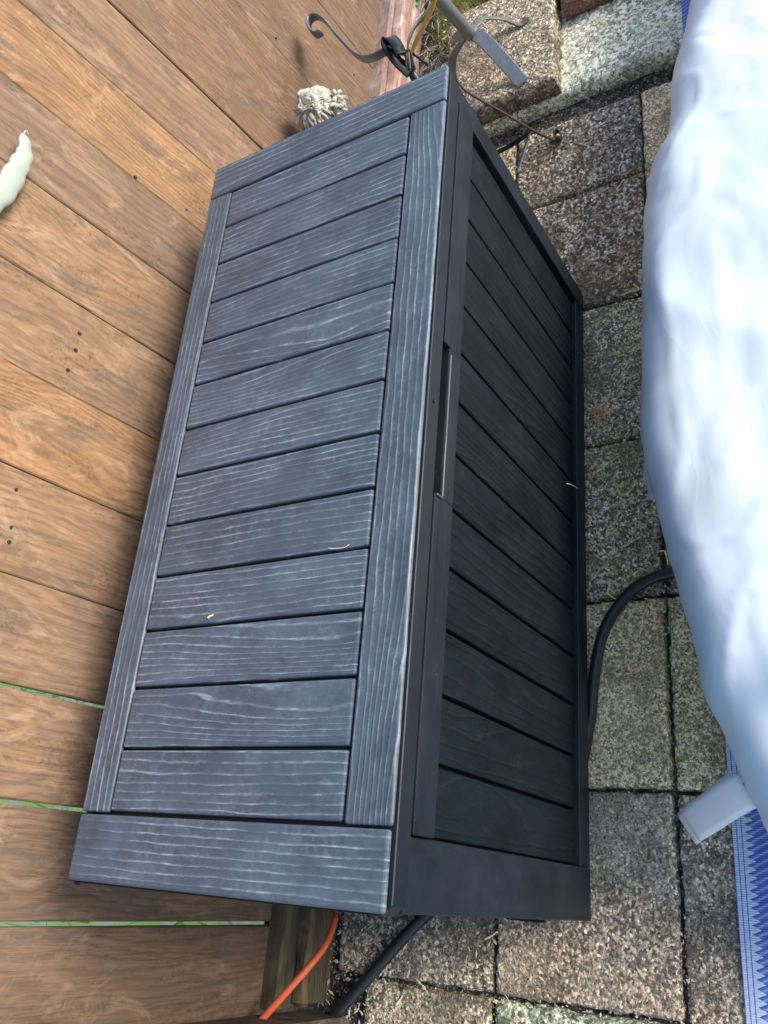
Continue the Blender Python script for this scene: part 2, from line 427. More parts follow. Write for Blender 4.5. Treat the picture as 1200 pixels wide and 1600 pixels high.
# pavers -------------------------------------------------------
patio = empty('patio')
tag(patio, kind='structure')
def paver(x0, x1, y0, y1, top, mat, thick=0.05, n=34, seed=0, edge=0.004, name='paver', parent=patio, crown=0.0, label=None, tilt=(0, 0)):
    cx, cy = (x0 + x1) / 2, (y0 + y1) / 2
    hx, hy = (x1 - x0) / 2, (y1 - y0) / 2
    v, f = [], []
    sd = Vector((seed * 3.7, seed * 1.3, 0))
    # non-uniform spacing: denser rows near the rim so the worn arris reads
    us = [-1, -0.985, -0.96] + [-0.93 + 1.86 * k / (n - 6) for k in range(n - 5)] + [0.96, 0.985, 1]
    N = len(us)
    for a in us:
        for b in us:
            x, y = a * hx, b * hy
            q = Vector((x, y, 0)) + sd
            ex = (1 - abs(a)) * hx; ey = (1 - abs(b)) * hy
            d = min(ex, ey)
            wob = 0.0030 * noise.noise(q * 40) + 0.0040 * noise.noise(q * 130)
            r = edge + 0.006 * max(0, noise.noise(q * 22 + Vector((9, 0, 0))))
            z = -0.012 * max(0.0, 1 - d / r) ** 2 if d < r else 0.0
            z += 0.0010 * noise.noise(q * 60) + 0.0006 * noise.noise(q * 160) + crown * (1 - a * a) * (1 - b * b)
            z += tilt[0] * x + tilt[1] * y
            if abs(a) > 0.97: x += wob * (1 if a > 0 else -1)
            if abs(b) > 0.97: y += wob * (1 if b > 0 else -1)
            v.append((x, y, z))
    for i in range(N - 1):
        for j in range(N - 1):
            a = i * N + j
            f.append((a, a + N, a + N + 1, a + 1))
    # skirt
    rim = [i * N for i in range(N)] + [(N - 1) * N + j for j in range(1, N)] + [i * N + N - 1 for i in range(N - 2, -1, -1)] + [j for j in range(N - 2, 0, -1)]
    base = len(v)
    for k in rim: v.append((v[k][0], v[k][1], -thick))
    L = len(rim)
    for k in range(L):
        f.append((rim[k], rim[(k + 1) % L], base + (k + 1) % L, base + k)[::-1])
    f.append(tuple(base + k for k in range(L)))
    me = mesh(name, v, f)
    bm = bmesh.new(); bm.from_mesh(me); bmesh.ops.recalc_face_normals(bm, faces=bm.faces); bm.to_mesh(me); bm.free()
    o = link(name, me, mat, parent, smooth=True)
    o.location = (cx, cy, top)
    if label: o['label'] = label
    return o
XJ = [-0.56, -0.315, 0.012, 0.345, 0.668, 0.998, 1.325, 1.66, 1.99]
YJ = [-0.015, 0.299, 0.605, 0.91, 1.22, 1.53]
kinds = {(4, 1): 'buff_stone', (4, 2): 'buff_stone', (5, 1): 'red_stone', (5, 2): 'red_stone', (5, 0): 'brown_stone', (6, 1): 'green_stone',
         (6, 0): 'brown_stone', (3, 1): 'grey_stone', (3, 2): 'grey_stone', (2, 1): 'grey_stone', (1, 1): 'grit_stone', (0, 1): 'grit_stone', (0, 2): 'buff_stone', (1, 2): 'buff_stone', (6, 2): 'red_stone'}
for i in range(len(XJ) - 1):
    for j in range(len(YJ) - 1):
        mt = M[kinds.get((i, j), random.choice(['grey_stone', 'brown_stone', 'grit_stone']))]
        g = 0.0028
        y0_, y1_ = YJ[j], YJ[j + 1]
        if i == 6 and j == 0: y0_ = 0.05
        paver(XJ[i] + g, XJ[i + 1] - g, y0_ + g, y1_ - g, random.uniform(-0.0015, 0.0015), mt, seed=i * 7 + j, n=40 if j in (0, 1, 2) else 12)

# pale kerb, raised slab and brick beyond the box
curb = paver(-0.92, -0.615, -0.35 + 0.42, 1.6, 0.03, M['curb_stone'], 0.08, 70, 91, 0.008, 'concrete_kerb', None)
tag(curb, 'pale weathered concrete kerb crossing the paving beyond the deck box', 'kerb')
slab = paver(-1.00, -0.612, 0.13, 0.428, 0.088, M['slab_stone'], 0.055, 46, 55, 0.007, 'paving_slab', None, tilt=(0.0, 0.0))
tag(slab, 'rough reddish brown slab lying on the pale kerb under the pole stand', 'slab')
brk = paver(-1.35, -0.86, 0.445, 0.68, 0.085, M['brick'], 0.052, 24, 66, 0.003, 'brick_block', None)
tag(brk, 'dark red brick block with mossy top standing on the pale kerb', 'brick')
brk2 = paver(-1.42, -1.13, 0.12, 0.30, 0.07, M['brick'], 0.08, 20, 67, 0.003, 'brick_block', None)
tag(brk2, 'dark red brick behind the reddish slab, beside the yellow moss', 'brick')

# loose grit, chips and needles lying on the paving (nobody could count them)
def scatter(name, n, zone, size, mat, label, zf, flat=0.5, longish=1.0):
    v, f = [], []
    for i in range(n):
        x, y = zone()
        s = random.uniform(*size)
        a = random.uniform(0, 6.28)
        ca, sa = math.cos(a), math.sin(a)
        z = zf(x, y)
        k = len(v)
        L = s * random.uniform(1, longish); Wd = s * random.uniform(.5, 1)
        for (px, py, pz) in ((-L, 0, .3), (0, -Wd, .3), (L, 0, .3), (0, Wd, .3), (random.uniform(-.3, .3) * L, random.uniform(-.3, .3) * Wd, 1.0), (0, 0, -.4)):
            v.append((x + px * ca - py * sa, y + px * sa + py * ca, z + pz * s * flat))
        for q in ((0, 1, 4), (1, 2, 4), (2, 3, 4), (3, 0, 4), (1, 0, 5), (2, 1, 5), (3, 2, 5), (0, 3, 5)):
            f.append(tuple(k + t for t in q))
    o = link(name, mesh(name, v, f), mat)
    tag(o, label, name, kind='stuff')
    return o
def z_pave(x, y):
    if x < -0.61 and 0.09 < y < 0.43 and x > -1.12: return 0.088
    if -0.92 < x < -0.615 and y > 0.07: return 0.03
    if x < -0.56: return -0.012
    return 0.0
def zone_mix():
    r = random.random()
    if r < .25: return random.uniform(-0.6, 0.35), random.uniform(0.3, 0.72)
    if r < .5: return random.uniform(1.18, 1.45), random.uniform(-0.06, 0.7)
    if r < .6: return -0.585 + random.gauss(0, .03), random.uniform(0.2, 0.8)
    if r < .75: return random.uniform(-1.12, -0.62), random.uniform(0.1, 0.43)
    return random.uniform(0.0, 1.3), random.uniform(0.44, 0.72)
scatter('gravel_grit', 9000, zone_mix, (0.0008, 0.0024), M['chip_grey'], 'fine grey grit scattered over the paving', z_pave, 0.7, 1.3)
scatter('pale_grit', 2600, zone_mix, (0.0007, 0.0022), M['pale'], 'small pale stone grit scattered over the paving', z_pave, 0.6, 1.4)
def zone_bits():
    r = random.random()
    if r < .6: return random.uniform(-.35, 1.3), 0.48 + abs(random.gauss(0, .09))
    return random.uniform(1.2, 1.42), random.uniform(0.0, 0.65)
scatter('leaf_bits', 480, zone_bits, (0.0014, 0.0036), M['twig'], 'small tan leaf bits and seeds scattered over the paving', lambda x, y: 0.0015, 0.25, 2.4)
def zone_left():
    r = random.random()
    if r < .45: return random.uniform(1.20, 1.42), random.uniform(-0.05, 0.10)
    if r < .55: return random.uniform(1.2, 1.42), random.uniform(0.0, 0.45)
    return random.uniform(-1.4, -0.75), random.uniform(-0.08, 0.14)
scatter('wood_chips', 300, zone_left, (0.0014, 0.0045), M['pale'], 'pale wood chips and litter on dark soil beside the fence', z_pave, 0.3, 2.2)
# dry stems in the bed
v, f = [], []
for i in range(520):
    r = random.random()
    if r < .6: x, y, z = random.uniform(-1.3, -0.75), random.uniform(-0.06, 0.13), random.uniform(-.006, .03)
    elif r < .68: x, y, z = random.uniform(-.3, 1.3), random.uniform(.47, .68), 0.003
    elif r < .8: x, y, z = -0.585 + random.gauss(0, .025), random.uniform(0.3, 0.8), 0.003
    else: x, y, z = random.uniform(1.2, 1.42), random.uniform(-0.04, 0.5), 0.003
    a = random.uniform(0, 6.28); L = random.uniform(0.004, 0.014) if r > .6 else random.uniform(0.01, 0.06)
    b = a + random.uniform(-.6, .6); t = random.uniform(0.0006, 0.0013) if r < .6 else random.uniform(0.0004, 0.0008)
    p0 = Vector((x, y, z + .004)); p1 = p0 + Vector((math.cos(a), math.sin(a), random.uniform(0, .5))) * L * .5; p2 = p1 + Vector((math.cos(b), math.sin(b), random.uniform(-.5, .2))) * L * .5
    k = len(v)
    for p in (p0, p1, p2):
        v += [p + Vector((-math.sin(a) * t, math.cos(a) * t, 0)), p + Vector((math.sin(a) * t, -math.cos(a) * t, 0)), p + Vector((0, 0, 1.6 * t))]
    for s in (0, 3):
        for q in range(3): f.append((k + s + q, k + s + (q + 1) % 3, k + s + 3 + (q + 1) % 3, k + s + 3 + q))
M['straw_pale'] = simple('pale dry stems', (0.45, 0.40, 0.31), 0.85, var=0.4)
o = link('dry_stems', mesh('dry_stems', v, f), M['straw_pale'])
tag(o, 'tangle of dry pale stems on the dark soil at the fence foot', 'litter', kind='stuff')
# moss tufts by the far bricks
v, f = [], []
for i in range(5200):
    ang = random.uniform(0, 6.28); rr = abs(random.gauss(0, .06))
    x, y = -1.12 + 1.2 * rr * math.cos(ang), 0.12 + .9 * rr * math.sin(ang); z = 0.05 * max(0, 1 - rr / .12) - .005
    h = random.uniform(.006, .02); a = random.uniform(0, 6.28); k = len(v)
    v += [(x - .0015 * math.cos(a), y - .0015 * math.sin(a), z), (x + .0015 * math.cos(a), y + .0015 * math.sin(a), z), (x + random.uniform(-.01, .01), y + random.uniform(-.01, .01), z + h)]
    f.append((k, k + 1, k + 2))
o = link('moss', mesh('moss', v, f), M['moss'])
tag(o, 'yellow green moss growing around the far slab edge', 'moss', kind='stuff')

# ------------------------------------------------------------ fence
TILT = 0.075
fence = empty('fence', (0.3, -0.08, 0))
tag(fence, 'brown cedar board fence standing close behind the deck box', 'fence')
def fy(z): return -0.08 - TILT * z
FX = Matrix.Rotation(math.atan(TILT), 4, 'X')
seams = [-1.75, -1.47, -1.17, -0.892, -0.610, -0.302, -0.138, 0.018, 0.167, 0.326, 0.487, 0.642, 0.800, 0.954, 1.107, 1.261, 1.42, 1.58, 1.74, 1.90]
gaps = {0.954: 0.0066, 1.107: 0.0060, 0.800: 0.0018, 0.642: 0.0016, -0.302: 0.0050, 1.261: 0.0068}
HT = 1.07
order = 0
def board_mesh(wd, seed):
    """board, local X = up, Y = across, Z = outward; long edges slightly wavy, faces cupped"""
    n = 30
    v, f = [], []
    th = 0.016
    sd = seed * 11.3
    for i in range(n + 1):
        x = -HT / 2 + HT * i / n
        e0 = -wd / 2 + 0.0009 * noise.noise(Vector((x * 5, sd, 0)))
        e1 = wd / 2 + 0.0009 * noise.noise(Vector((x * 5, sd, 5)))
        cup = 0.0015 * noise.noise(Vector((x * 1.5, sd, 9)))
        ch = 0.0022
        for (y, z) in ((e0, -th / 2), (e0, th / 2 - ch), (e0 + ch, th / 2), (0, th / 2 + cup), (e1 - ch, th / 2), (e1, th / 2 - ch), (e1, -th / 2)):
            v.append((x, y, z))
    for i in range(n):
        for k in range(7):
            a = i * 7 + k; b = i * 7 + (k + 1) % 7
            f.append((a, b, b + 7, a + 7))
    f.append(tuple(range(7))[::-1]); f.append(tuple(n * 7 + k for k in range(7)))
    me = mesh('board', v, f)
    bm = bmesh.new(); bm.from_mesh(me); bmesh.ops.recalc_face_normals(bm, faces=bm.faces); bm.to_mesh(me); bm.free()
    return me
boards = []
for k in range(len(seams) - 1):
    a, b = seams[k], seams[k + 1]
    ga = gaps.get(a, 0.0012) / 2; gb = gaps.get(b, 0.0012) / 2
    wd = b - a - ga - gb
    mt = M['cedar_brown'] if (k <= 4 or k >= 14) else M['cedar']
    cx = (a + ga + b - gb) / 2
    z0 = 0.02
    zc = z0 + HT / 2
    # local X=up, Y=? Z=outward(+Y world): Y = Z x X = (0,1,0)x(0,0,1) = (1,0,0)
    R3 = Matrix(((0, 1, 0), (0, 0, 1), (1, 0, 0))).to_4x4()
    T = Matrix.Translation((cx - 0.3 , fy(zc) + 0.08 - 0.008 + random.uniform(-0.0012, 0.0012), zc))
    lean = Matrix.Rotation(math.atan(TILT), 4, 'X') @ Matrix.Rotation(-0.019, 4, 'Y') if False else Matrix.Rotation(math.atan(TILT), 4, 'X')
    sh = Matrix.Identity(4); 
    o = link('board', board_mesh(wd, k), mt, fence, mw=T @ Matrix.Rotation(math.atan(0.019), 4, 'Y') @ lean @ R3)
    boards.append(o)
# shift: the boards rotate about their centre, so compensate the sideways lean at mid height
for o in boards: o.matrix_basis.translation.x += 0.019 * (0.02 + HT / 2 - 0.5)

nails = [(0.3808, -0.1362, 0.7491), (0.4130, -0.1361, 0.7481), (0.4536, -0.1364, 0.7520), (0.6804, -0.1386, 0.7820), (0.7383, -0.1381, 0.7741), (0.7604, -0.1378, 0.7710), (1.2075, -0.1201, 0.5350), (-0.0014, -0.1251, 0.6016), (0.0186, -0.1342, 0.7228), (-0.6343, -0.1149, 0.4652), (-0.8012, -0.0941, 0.1876)]
bm = bmesh.new(); bmesh.ops.create_cone(bm, cap_ends=True, segments=10, radius1=0.0026, radius2=0.0026, depth=0.002); nail_me = bm_mesh(bm, 'nail'); nail_me.materials.append(M['nail'])
for (x, y, z) in nails:
    o = link('nail', nail_me, None, fence, mw=Matrix.Translation((x - 0.3, y + 0.08 + 0.0008, z)) @ Matrix.Rotation(math.radians(-90), 4, 'X') @ Matrix.Diagonal((random.uniform(.7, 1.2), random.uniform(.9, 1.6), 1, 1)))
# bottom rails
def rail(name, x0, x1, y0, y1, z0, z1, mat, seed, label=None):
    """timber along X with uneven arrises"""
    n = 60; v, f = [], []
    for i in range(n + 1):
        x = x0 + (x1 - x0) * i / n
        prof = [(y0, z0), (y1, z0), (y1, z1 - .004), (y1 - .004, z1), ((y0 + y1) / 2, z1 + .001), (y0, z1)]
        for k, (y, z) in enumerate(prof):
            q = Vector((x * 14, k * 3.0, seed))
            v.append((x - (x0 + x1) / 2, (z - (z0 + z1) / 2) + .0040 * noise.noise(q), -((y - (y0 + y1) / 2) + .0040 * noise.noise(q + Vector((0, 0, 7))))))
    for i in range(n):
        for k in range(6):
            a = i * 6 + k; b = i * 6 + (k + 1) % 6
            f.append((a, b, b + 6, a + 6))
    f.append(tuple(range(6))); f.append(tuple(n * 6 + k for k in range(6)))
    me = mesh(name, v, f)
    bm = bmesh.new(); bm.from_mesh(me); bmesh.ops.recalc_face_normals(bm, faces=bm.faces); bm.to_mesh(me); bm.free()
    o = link(name, me, mat, fence)
    o.matrix_basis = Matrix.Translation(((x0 + x1) / 2 - 0.3, (y0 + y1) / 2 + 0.08, (z0 + z1) / 2)) @ Matrix.Rotation(math.radians(90), 4, 'X')
    if label: o['label'] = label
    return o
rail('bottom_rail', -0.5, 1.385, -0.091, -0.055, 0.02, 0.112, M['rail'], 1)
rail('kick_board', 0.2, 1.375, -0.053, -0.028, -0.01, 0.070, M['rail'], 2, 'dark damp kick board')
rail('bottom_rail', -1.75, -0.505, -0.091, -0.050, 0.02, 0.118, M['rail_pale'], 3, 'flaking pale red bottom rail')
rail('kick_board', -1.75, -0.505, -0.048, -0.020, -0.01, 0.100, M['rail_pale'], 4, 'reddish kick board')
post = plank('fence_post', fence, 1.392, 1.482, -0.070, 0.02, -0.05, 1.7, 'z', 'y', M['rail'], 0.003, origin=(0.3, -0.08, 0))

# ------------------------------------------------------------ deck box
Wb, Db, Hb = 1.2, 0.4774, 0.6555
db = empty('deck_box', (0, 0, 0))
tag(db, 'large dark grey resin deck box with planked lid against the fence', 'storage box')
P = lambda *a, **k: plank(a[0], db, *a[1:], **k)
LT = Hb
# lid planks and rails: geometry pieces with open grooves over a dark tray
lid = empty('lid'); lid.parent = db
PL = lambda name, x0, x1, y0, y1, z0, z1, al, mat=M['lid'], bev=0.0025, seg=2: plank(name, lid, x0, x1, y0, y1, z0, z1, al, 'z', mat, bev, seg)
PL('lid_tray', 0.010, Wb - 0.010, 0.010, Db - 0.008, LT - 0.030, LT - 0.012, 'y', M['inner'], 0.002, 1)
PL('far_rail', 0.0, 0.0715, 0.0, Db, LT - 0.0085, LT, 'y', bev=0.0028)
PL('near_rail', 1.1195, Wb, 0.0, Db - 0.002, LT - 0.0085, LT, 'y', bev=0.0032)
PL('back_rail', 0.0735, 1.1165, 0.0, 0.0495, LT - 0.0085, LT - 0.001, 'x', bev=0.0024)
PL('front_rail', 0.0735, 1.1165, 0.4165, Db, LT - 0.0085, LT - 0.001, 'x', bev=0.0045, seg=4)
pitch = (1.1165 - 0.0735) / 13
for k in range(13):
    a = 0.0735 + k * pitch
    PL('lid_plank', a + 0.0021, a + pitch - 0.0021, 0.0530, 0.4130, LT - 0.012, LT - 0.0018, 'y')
# fascia of the lid: front with chamfered corners, sides and back
fz0, fz1 = 0.617, LT - 0.0305
def prism(name, parent, outline, z0, z1, mat):
    n = len(outline)
    v = [(x, y, z0) for x, y in outline] + [(x, y, z1) for x, y in outline]
    f = [tuple(range(n))[::-1], tuple(range(n, 2 * n))] + [(k, (k + 1) % n, n + (k + 1) % n, n + k) for k in range(n)]
    me = mesh(name, v, f)
    bm = bmesh.new(); bm.from_mesh(me); bmesh.ops.recalc_face_normals(bm, faces=bm.faces)
    bmesh.ops.bevel(bm, geom=[e for e in bm.edges], offset=0.0012, segments=1, affect='EDGES'); bm.to_mesh(me); bm.free()
    return link(name, me, mat, parent)
fas = prism('lid_fascia', lid, [(0.012, Db - 0.030), (Wb - 0.020, Db - 0.030), (Wb + 0.003, Db - 0.012), (Wb - 0.008, Db + 0.003), (0.010, Db + 0.003), (-0.001, Db - 0.008)], 0.6175, LT - 0.0088, M['body_smooth'])
PL('lid_side', 0.0, 0.012, 0.0, Db - 0.012, 0.6175, LT - 0.0088, 'y', M['body'])
PL('lid_side', Wb - 0.019, Wb + 0.002, 0.0, Db - 0.014, 0.6175, LT - 0.0088, 'y', M['body'])
PL('lid_side', 0.0125, Wb - 0.0195, 0.0, 0.0125, 0.6175, LT - 0.0088, 'x', M['body'])
#, LT - 0.0088, M['body'])
bm = bmesh.new(); bmesh.ops.create_cone(bm, cap_ends=True, segments=14, radius1=0.0028, radius2=0.0028, depth=0.003)
kh = link('keyhole', bm_mesh(bm, 'keyhole'), M['inner'], lid, mw=Matrix.Translation((0.594, Db + 0.0035, 0.632)) @ Matrix.Rotation(math.radians(90), 4, 'X'))
# body
Yf = Db - 0.001
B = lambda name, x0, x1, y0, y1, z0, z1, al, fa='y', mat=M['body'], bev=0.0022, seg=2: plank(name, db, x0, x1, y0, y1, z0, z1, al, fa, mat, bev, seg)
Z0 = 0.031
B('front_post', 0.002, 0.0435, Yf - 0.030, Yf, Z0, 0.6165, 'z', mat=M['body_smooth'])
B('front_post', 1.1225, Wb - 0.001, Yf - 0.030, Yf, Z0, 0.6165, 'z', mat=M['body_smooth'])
# bottom rail with a raised bright lip
B('bottom_rail', 0.0440, 1.1220, Yf - 0.030, Yf - 0.001, Z0, 0.0745, 'x', mat=M['body_smooth'])
# upper rail made of the pieces around the hand slot
zs0, zs1, xs0, xs1 = 0.6015, 0.6165, 0.492, 0.718
ur = empty('upper_rail'); ur.parent = db
U = lambda x0, x1, y0, y1, z0, z1, name='rail_section': plank(name, ur, x0, x1, y0, y1, z0, z1, 'x', 'y', M['body_smooth'], 0.0015, 2)
U(0.0445, xs0, Yf - 0.028, Yf + 0.006, 0.568, 0.6165)
U(xs1, 1.1215, Yf - 0.028, Yf + 0.006, 0.568, 0.6165)
U(xs0, xs1, Yf - 0.028, Yf + 0.006, 0.568, zs0)
U(xs0, xs1, Yf - 0.028, Yf - 0.016, zs0, 0.6165, 'slot_back')
sl1 = plank('slot_lip', ur, xs0 + .012, xs1, Yf + 0.0055, Yf + 0.0085, zs0 - .0030, zs0 - .0002, 'x', 'y', M['lid_dark'], 0.0006, 1)
sl2 = plank('slot_lip', ur, xs1 + .0002, xs1 + .0030, Yf + 0.0055, Yf + 0.0085, zs0 - .0030, zs0 + .013, 'z', 'y', M['lid_dark'], 0.0006, 1)
# front planks, recessed
B('front_backing', 0.040, 1.124, Yf - 0.034, Yf - 0.0240, Z0 + 0.004, 0.614, 'z', 'y', M['inner'])
pf = (1.1215 - 0.0450) / 13
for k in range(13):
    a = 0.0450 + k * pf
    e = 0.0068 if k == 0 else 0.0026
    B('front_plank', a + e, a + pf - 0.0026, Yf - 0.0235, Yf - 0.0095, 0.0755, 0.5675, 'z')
# side and back walls with planks too
for sx, nm in ((0.004, 'end_wall'), (Wb - 0.016, 'end_wall')):
    B(nm, sx, sx + 0.012, 0.022, Yf - 0.032, Z0, 0.616, 'z', 'x')
for k in range(5):
    a = 0.03 + k * 0.082
    B('end_plank', Wb - 0.0035, Wb + 0.0015, a + .002, a + .080, 0.09, 0.60, 'z', 'x')
    B('end_plank', -0.0010, 0.0035, a + .002, a + .080, 0.09, 0.60, 'z', 'x')
B('back_wall', 0.005, Wb - 0.005, 0.008, 0.020, Z0, 0.616, 'z')
B('box_floor', 0.018, Wb - 0.018, 0.022, Yf - 0.036, Z0 + .002, Z0 + 0.010, 'x', 'z')
for fx in (0.05, 1.14):
    for fy_ in (0.05, 0.36):
        B('foot', fx - 0.03, fx + (0.069 if fx > 1 else 0.03), fy_ - 0.03, fy_ + 0.03, 0.001, 0.0305, 'x', 'z')

# ------------------------------------------------------------ cover on furniture
def fabric_mat():
    q = NT('pale blue cover fabric')
    co, p, r = q.objcoord()
    a = q.noise(p, 3.5, 4, 0.6)
    col = q.mix(a, (0.66, 0.74, 0.81), (0.72, 0.78, 0.82))
    b = q.noise(q.vscale(p, (1.2, 1, 1)), 2.3, 3, 0.6)
    col = q.mix(q.ramp(b, [(0.52, 0.0), (0.7, 0.6)]), col, (0.80, 0.81, 0.77))
    q.set(Base_Color=col, Roughness=0.42)
    q.b.inputs['Specular IOR Level'].default_value = 0.4
    cr = q.math('SUBTRACT', 1.0, q.math('ABSOLUTE', q.math('MULTIPLY_ADD', q.noise(q.vscale(p, (3.0, 7, 3)), 1.0, 3, 0.55, 1.2), 4.0, -2.0)), clamp=True)
    h = q.math('ADD', q.math('MULTIPLY_ADD', q.math('POWER', cr, 3.0), 0.022, q.math('MULTIPLY', q.noise(q.vscale(p, (1, 1, .5)), 7, 2, 0.45), 0.5)), q.math('MULTIPLY', q.noise(p, 900, 1, 0.5), 0.004))
    q.bump(h, 0.02, 0.5)
    return q.m
M['cover'] = fabric_mat()
furn = empty('covered_furniture', (0.1, 1.3, 0))
tag(furn, 'bulky patio furniture under a pale blue white fabric cover', 'furniture cover')
FO = Vector((0.1, 1.3, 0))
EZ = 0.22
outl = [(-1.6, 1.0, EZ), (-1.0, 0.86, EZ), (-0.5430, 0.7790, 0.2200), (-0.3950, 0.7470, 0.2200), (-0.2880, 0.7200, 0.2200), (-0.1740, 0.7120, 0.2200), (-0.1020, 0.6780, 0.2200), (0.0060, 0.6590, 0.2200), (0.1340, 0.6500, 0.2200), (0.2690, 0.6440, 0.2200), (0.4200, 0.6370, 0.2200), (0.5160, 0.6390, 0.2200), (0.6410, 0.6610, 0.2200), (0.7460, 0.6790, 0.2200), (0.8250, 0.6980, 0.2200), (0.8980, 0.7080, 0.2200), (0.9680, 0.7350, 0.2200), (1.0370, 0.7610, 0.2200), (1.0790, 0.7840, 0.2200), (1.10, 0.86, EZ), (1.15, 0.98, EZ), (1.17, 1.2, EZ), (1.17, 1.6, EZ), (1.1, 2.2, EZ)]
OL = catmull(outl, 14)
rows = []
NL = len(OL)
nv = 60
verts, faces = [], []
def cov_h(d): return 0.045 * (1 - math.exp(-d / 0.03))
for i, o_ in enumerate(OL):
    tt = i / (NL - 1)
    cen = Vector((0.1 + (o_.x - 0.1) * 0.55, 1.7, 0))
    if o_.y > 1.0 and o_.x > 1.0: cen = Vector((0.3, o_.y * .6 + .7, 0))
    dirv = (cen - Vector((o_.x, o_.y, 0)))
    L = dirv.length; dirv.normalize()
    # tucked-under skirt, then rim, then the top
    for k in range(-6, nv + 1):
        if k < 0:
            z = EZ + (k / 6.0) * 0.19
            d = 0.035 * math.sin(min(1, -k / 6.0) * 1.57) + 0.0
        else:
            d = L * (k / nv) ** 1.7
            z = EZ + cov_h(d)
        p = Vector((o_.x, o_.y, 0)) + dirv * d
        q = Vector((p.x, p.y, 0))
        fold = noise.noise(Vector((p.x * 5 + d * 3, d * 2.2, 1.7)))
        ridge = 1 - abs(noise.noise(Vector((p.x * 3.1 - d * 1.5, p.y * 2.4, 4.1)))) * 2
        w8 = min(1, max(0, d) / 0.05)
        z += (0.007 * fold + 0.006 * (abs(ridge) ** 2)) * w8
        z += 0.005 * noise.noise(Vector((p.x * 9, p.y * 13, 6))) * w8
        p.z = z
        sag = 0.0035 * noise.noise(Vector((o_.x * 10, 3, z * 8))) + 0.0022 * noise.noise(Vector((o_.x * 34, 3, z * 20)))
        crn = abs(noise.noise(Vector((p.x * 7.0 + 2 * noise.noise(Vector((p.x * 2, p.y * 2, 0))), p.y * 16, 2.2))))
        p.z += 0.0028 * (1 - crn * 3) ** 3 * w8 if crn < .333 else 0
        p += dirv * sag
        verts.append(p - FO)
nr = nv + 7
for i in range(NL - 1):
    for k in range(nr - 1):
        a = i * nr + k
        faces.append((a, a + 1, a + nr + 1, a + nr))
me = mesh('cover_sheet', verts, faces)
bm = bmesh.new(); bm.from_mesh(me); bmesh.ops.recalc_face_normals(bm, faces=bm.faces)
if sum(f_.normal.z for f_ in bm.faces) < 0: bmesh.ops.reverse_faces(bm, faces=bm.faces)
bm.to_mesh(me); bm.free()
cs = link('cover_sheet', me, M['cover'], furn, smooth=True)
# the furniture's frame that carries the sheet
def leg(x, y):
    bm = bmesh.new(); box_bm(bm, (0, 0, 0.20), (0.05, 0.05, 0.40), 0.004)
    return link('leg', bm_mesh(bm, 'leg'), M['iron'], furn, mw=Matrix.Translation(Vector((x, y, 0)) - FO))
for lx in (-0.5, 0.85):
    for ly in (0.95, 1.75): leg(lx, ly)
# hem flap hanging below the rim
FL = [(0.3070, 0.6150, 0.1200), (0.3600, 0.6120, 0.1200), (0.4630, 0.6130, 0.1200), (0.5320, 0.6160, 0.1200), (0.5430, 0.6250, 0.1200), (0.5430, 0.6380, 0.1200)]
v, f = [], []
flp = catmull(FL, 8)
for i, p in enumerate(flp):
    s = math.sin(math.pi * i / (len(flp) - 1)) ** 0.5
    for j in range(5):
        v.append(Vector(p) + Vector((0, 0.055 * j / 4, 0.01 + 0.07 * (j / 4) ** 1.2)) - FO + Vector((0, 0.003 * math.sin(i * .9), 0)))
for i in range(len(flp) - 1):
    for j in range(4):
        a = i * 5 + j
        f.append((a, a + 5, a + 6, a + 1))
o = link('hem_flap', mesh('hem_flap', v, f), M['cover'], furn, smooth=True)
# care label: folded double strip
M['label'] = simple('white satin label', (0.93, 0.93, 0.93), 0.38, 0, 500, 0.0002, 0.05)
def strip(name, a0, a1, b0, b1, sag, parent, thick=0.0006, extra=0.0):
    a0, a1, b0, b1 = map(Vector, (a0, a1, b0, b1))
    v, f = [], []; n = 14
    for i in range(n + 1):
        t = i / n
        for j in range(7):
            s = j / 6
            p = (a0.lerp(a1, s)).lerp(b0.lerp(b1, s), t)
            p.z += sag * math.sin(t * math.pi) + 0.004 * math.sin(t * 9) * t + 0.003 * math.sin(s * 3.1)
            v.append(p - FO)
    for i in range(n):
        for j in range(6):
            a = i * 7 + j; f.append((a, a + 7, a + 8, a + 1))
    me = mesh(name, v, f)
    o = link(name, me, M['label'], parent, smooth=True)
    md = o.modifiers.new('thickness', 'SOLIDIFY'); md.thickness = thick
    return o
tg = strip('care_label', (0.9970, 0.7370, 0.2000), (1.0400, 0.7610, 0.2000), (1.0390, 0.6360, 0.1000), (1.0800, 0.6620, 0.1000), 0.014, furn)
strip('care_label', (0.9910, 0.7230, 0.1700), (1.0410, 0.7470, 0.1700), (1.0410, 0.6280, 0.0850), (1.0830, 0.6540, 0.0850), 0.004, furn)

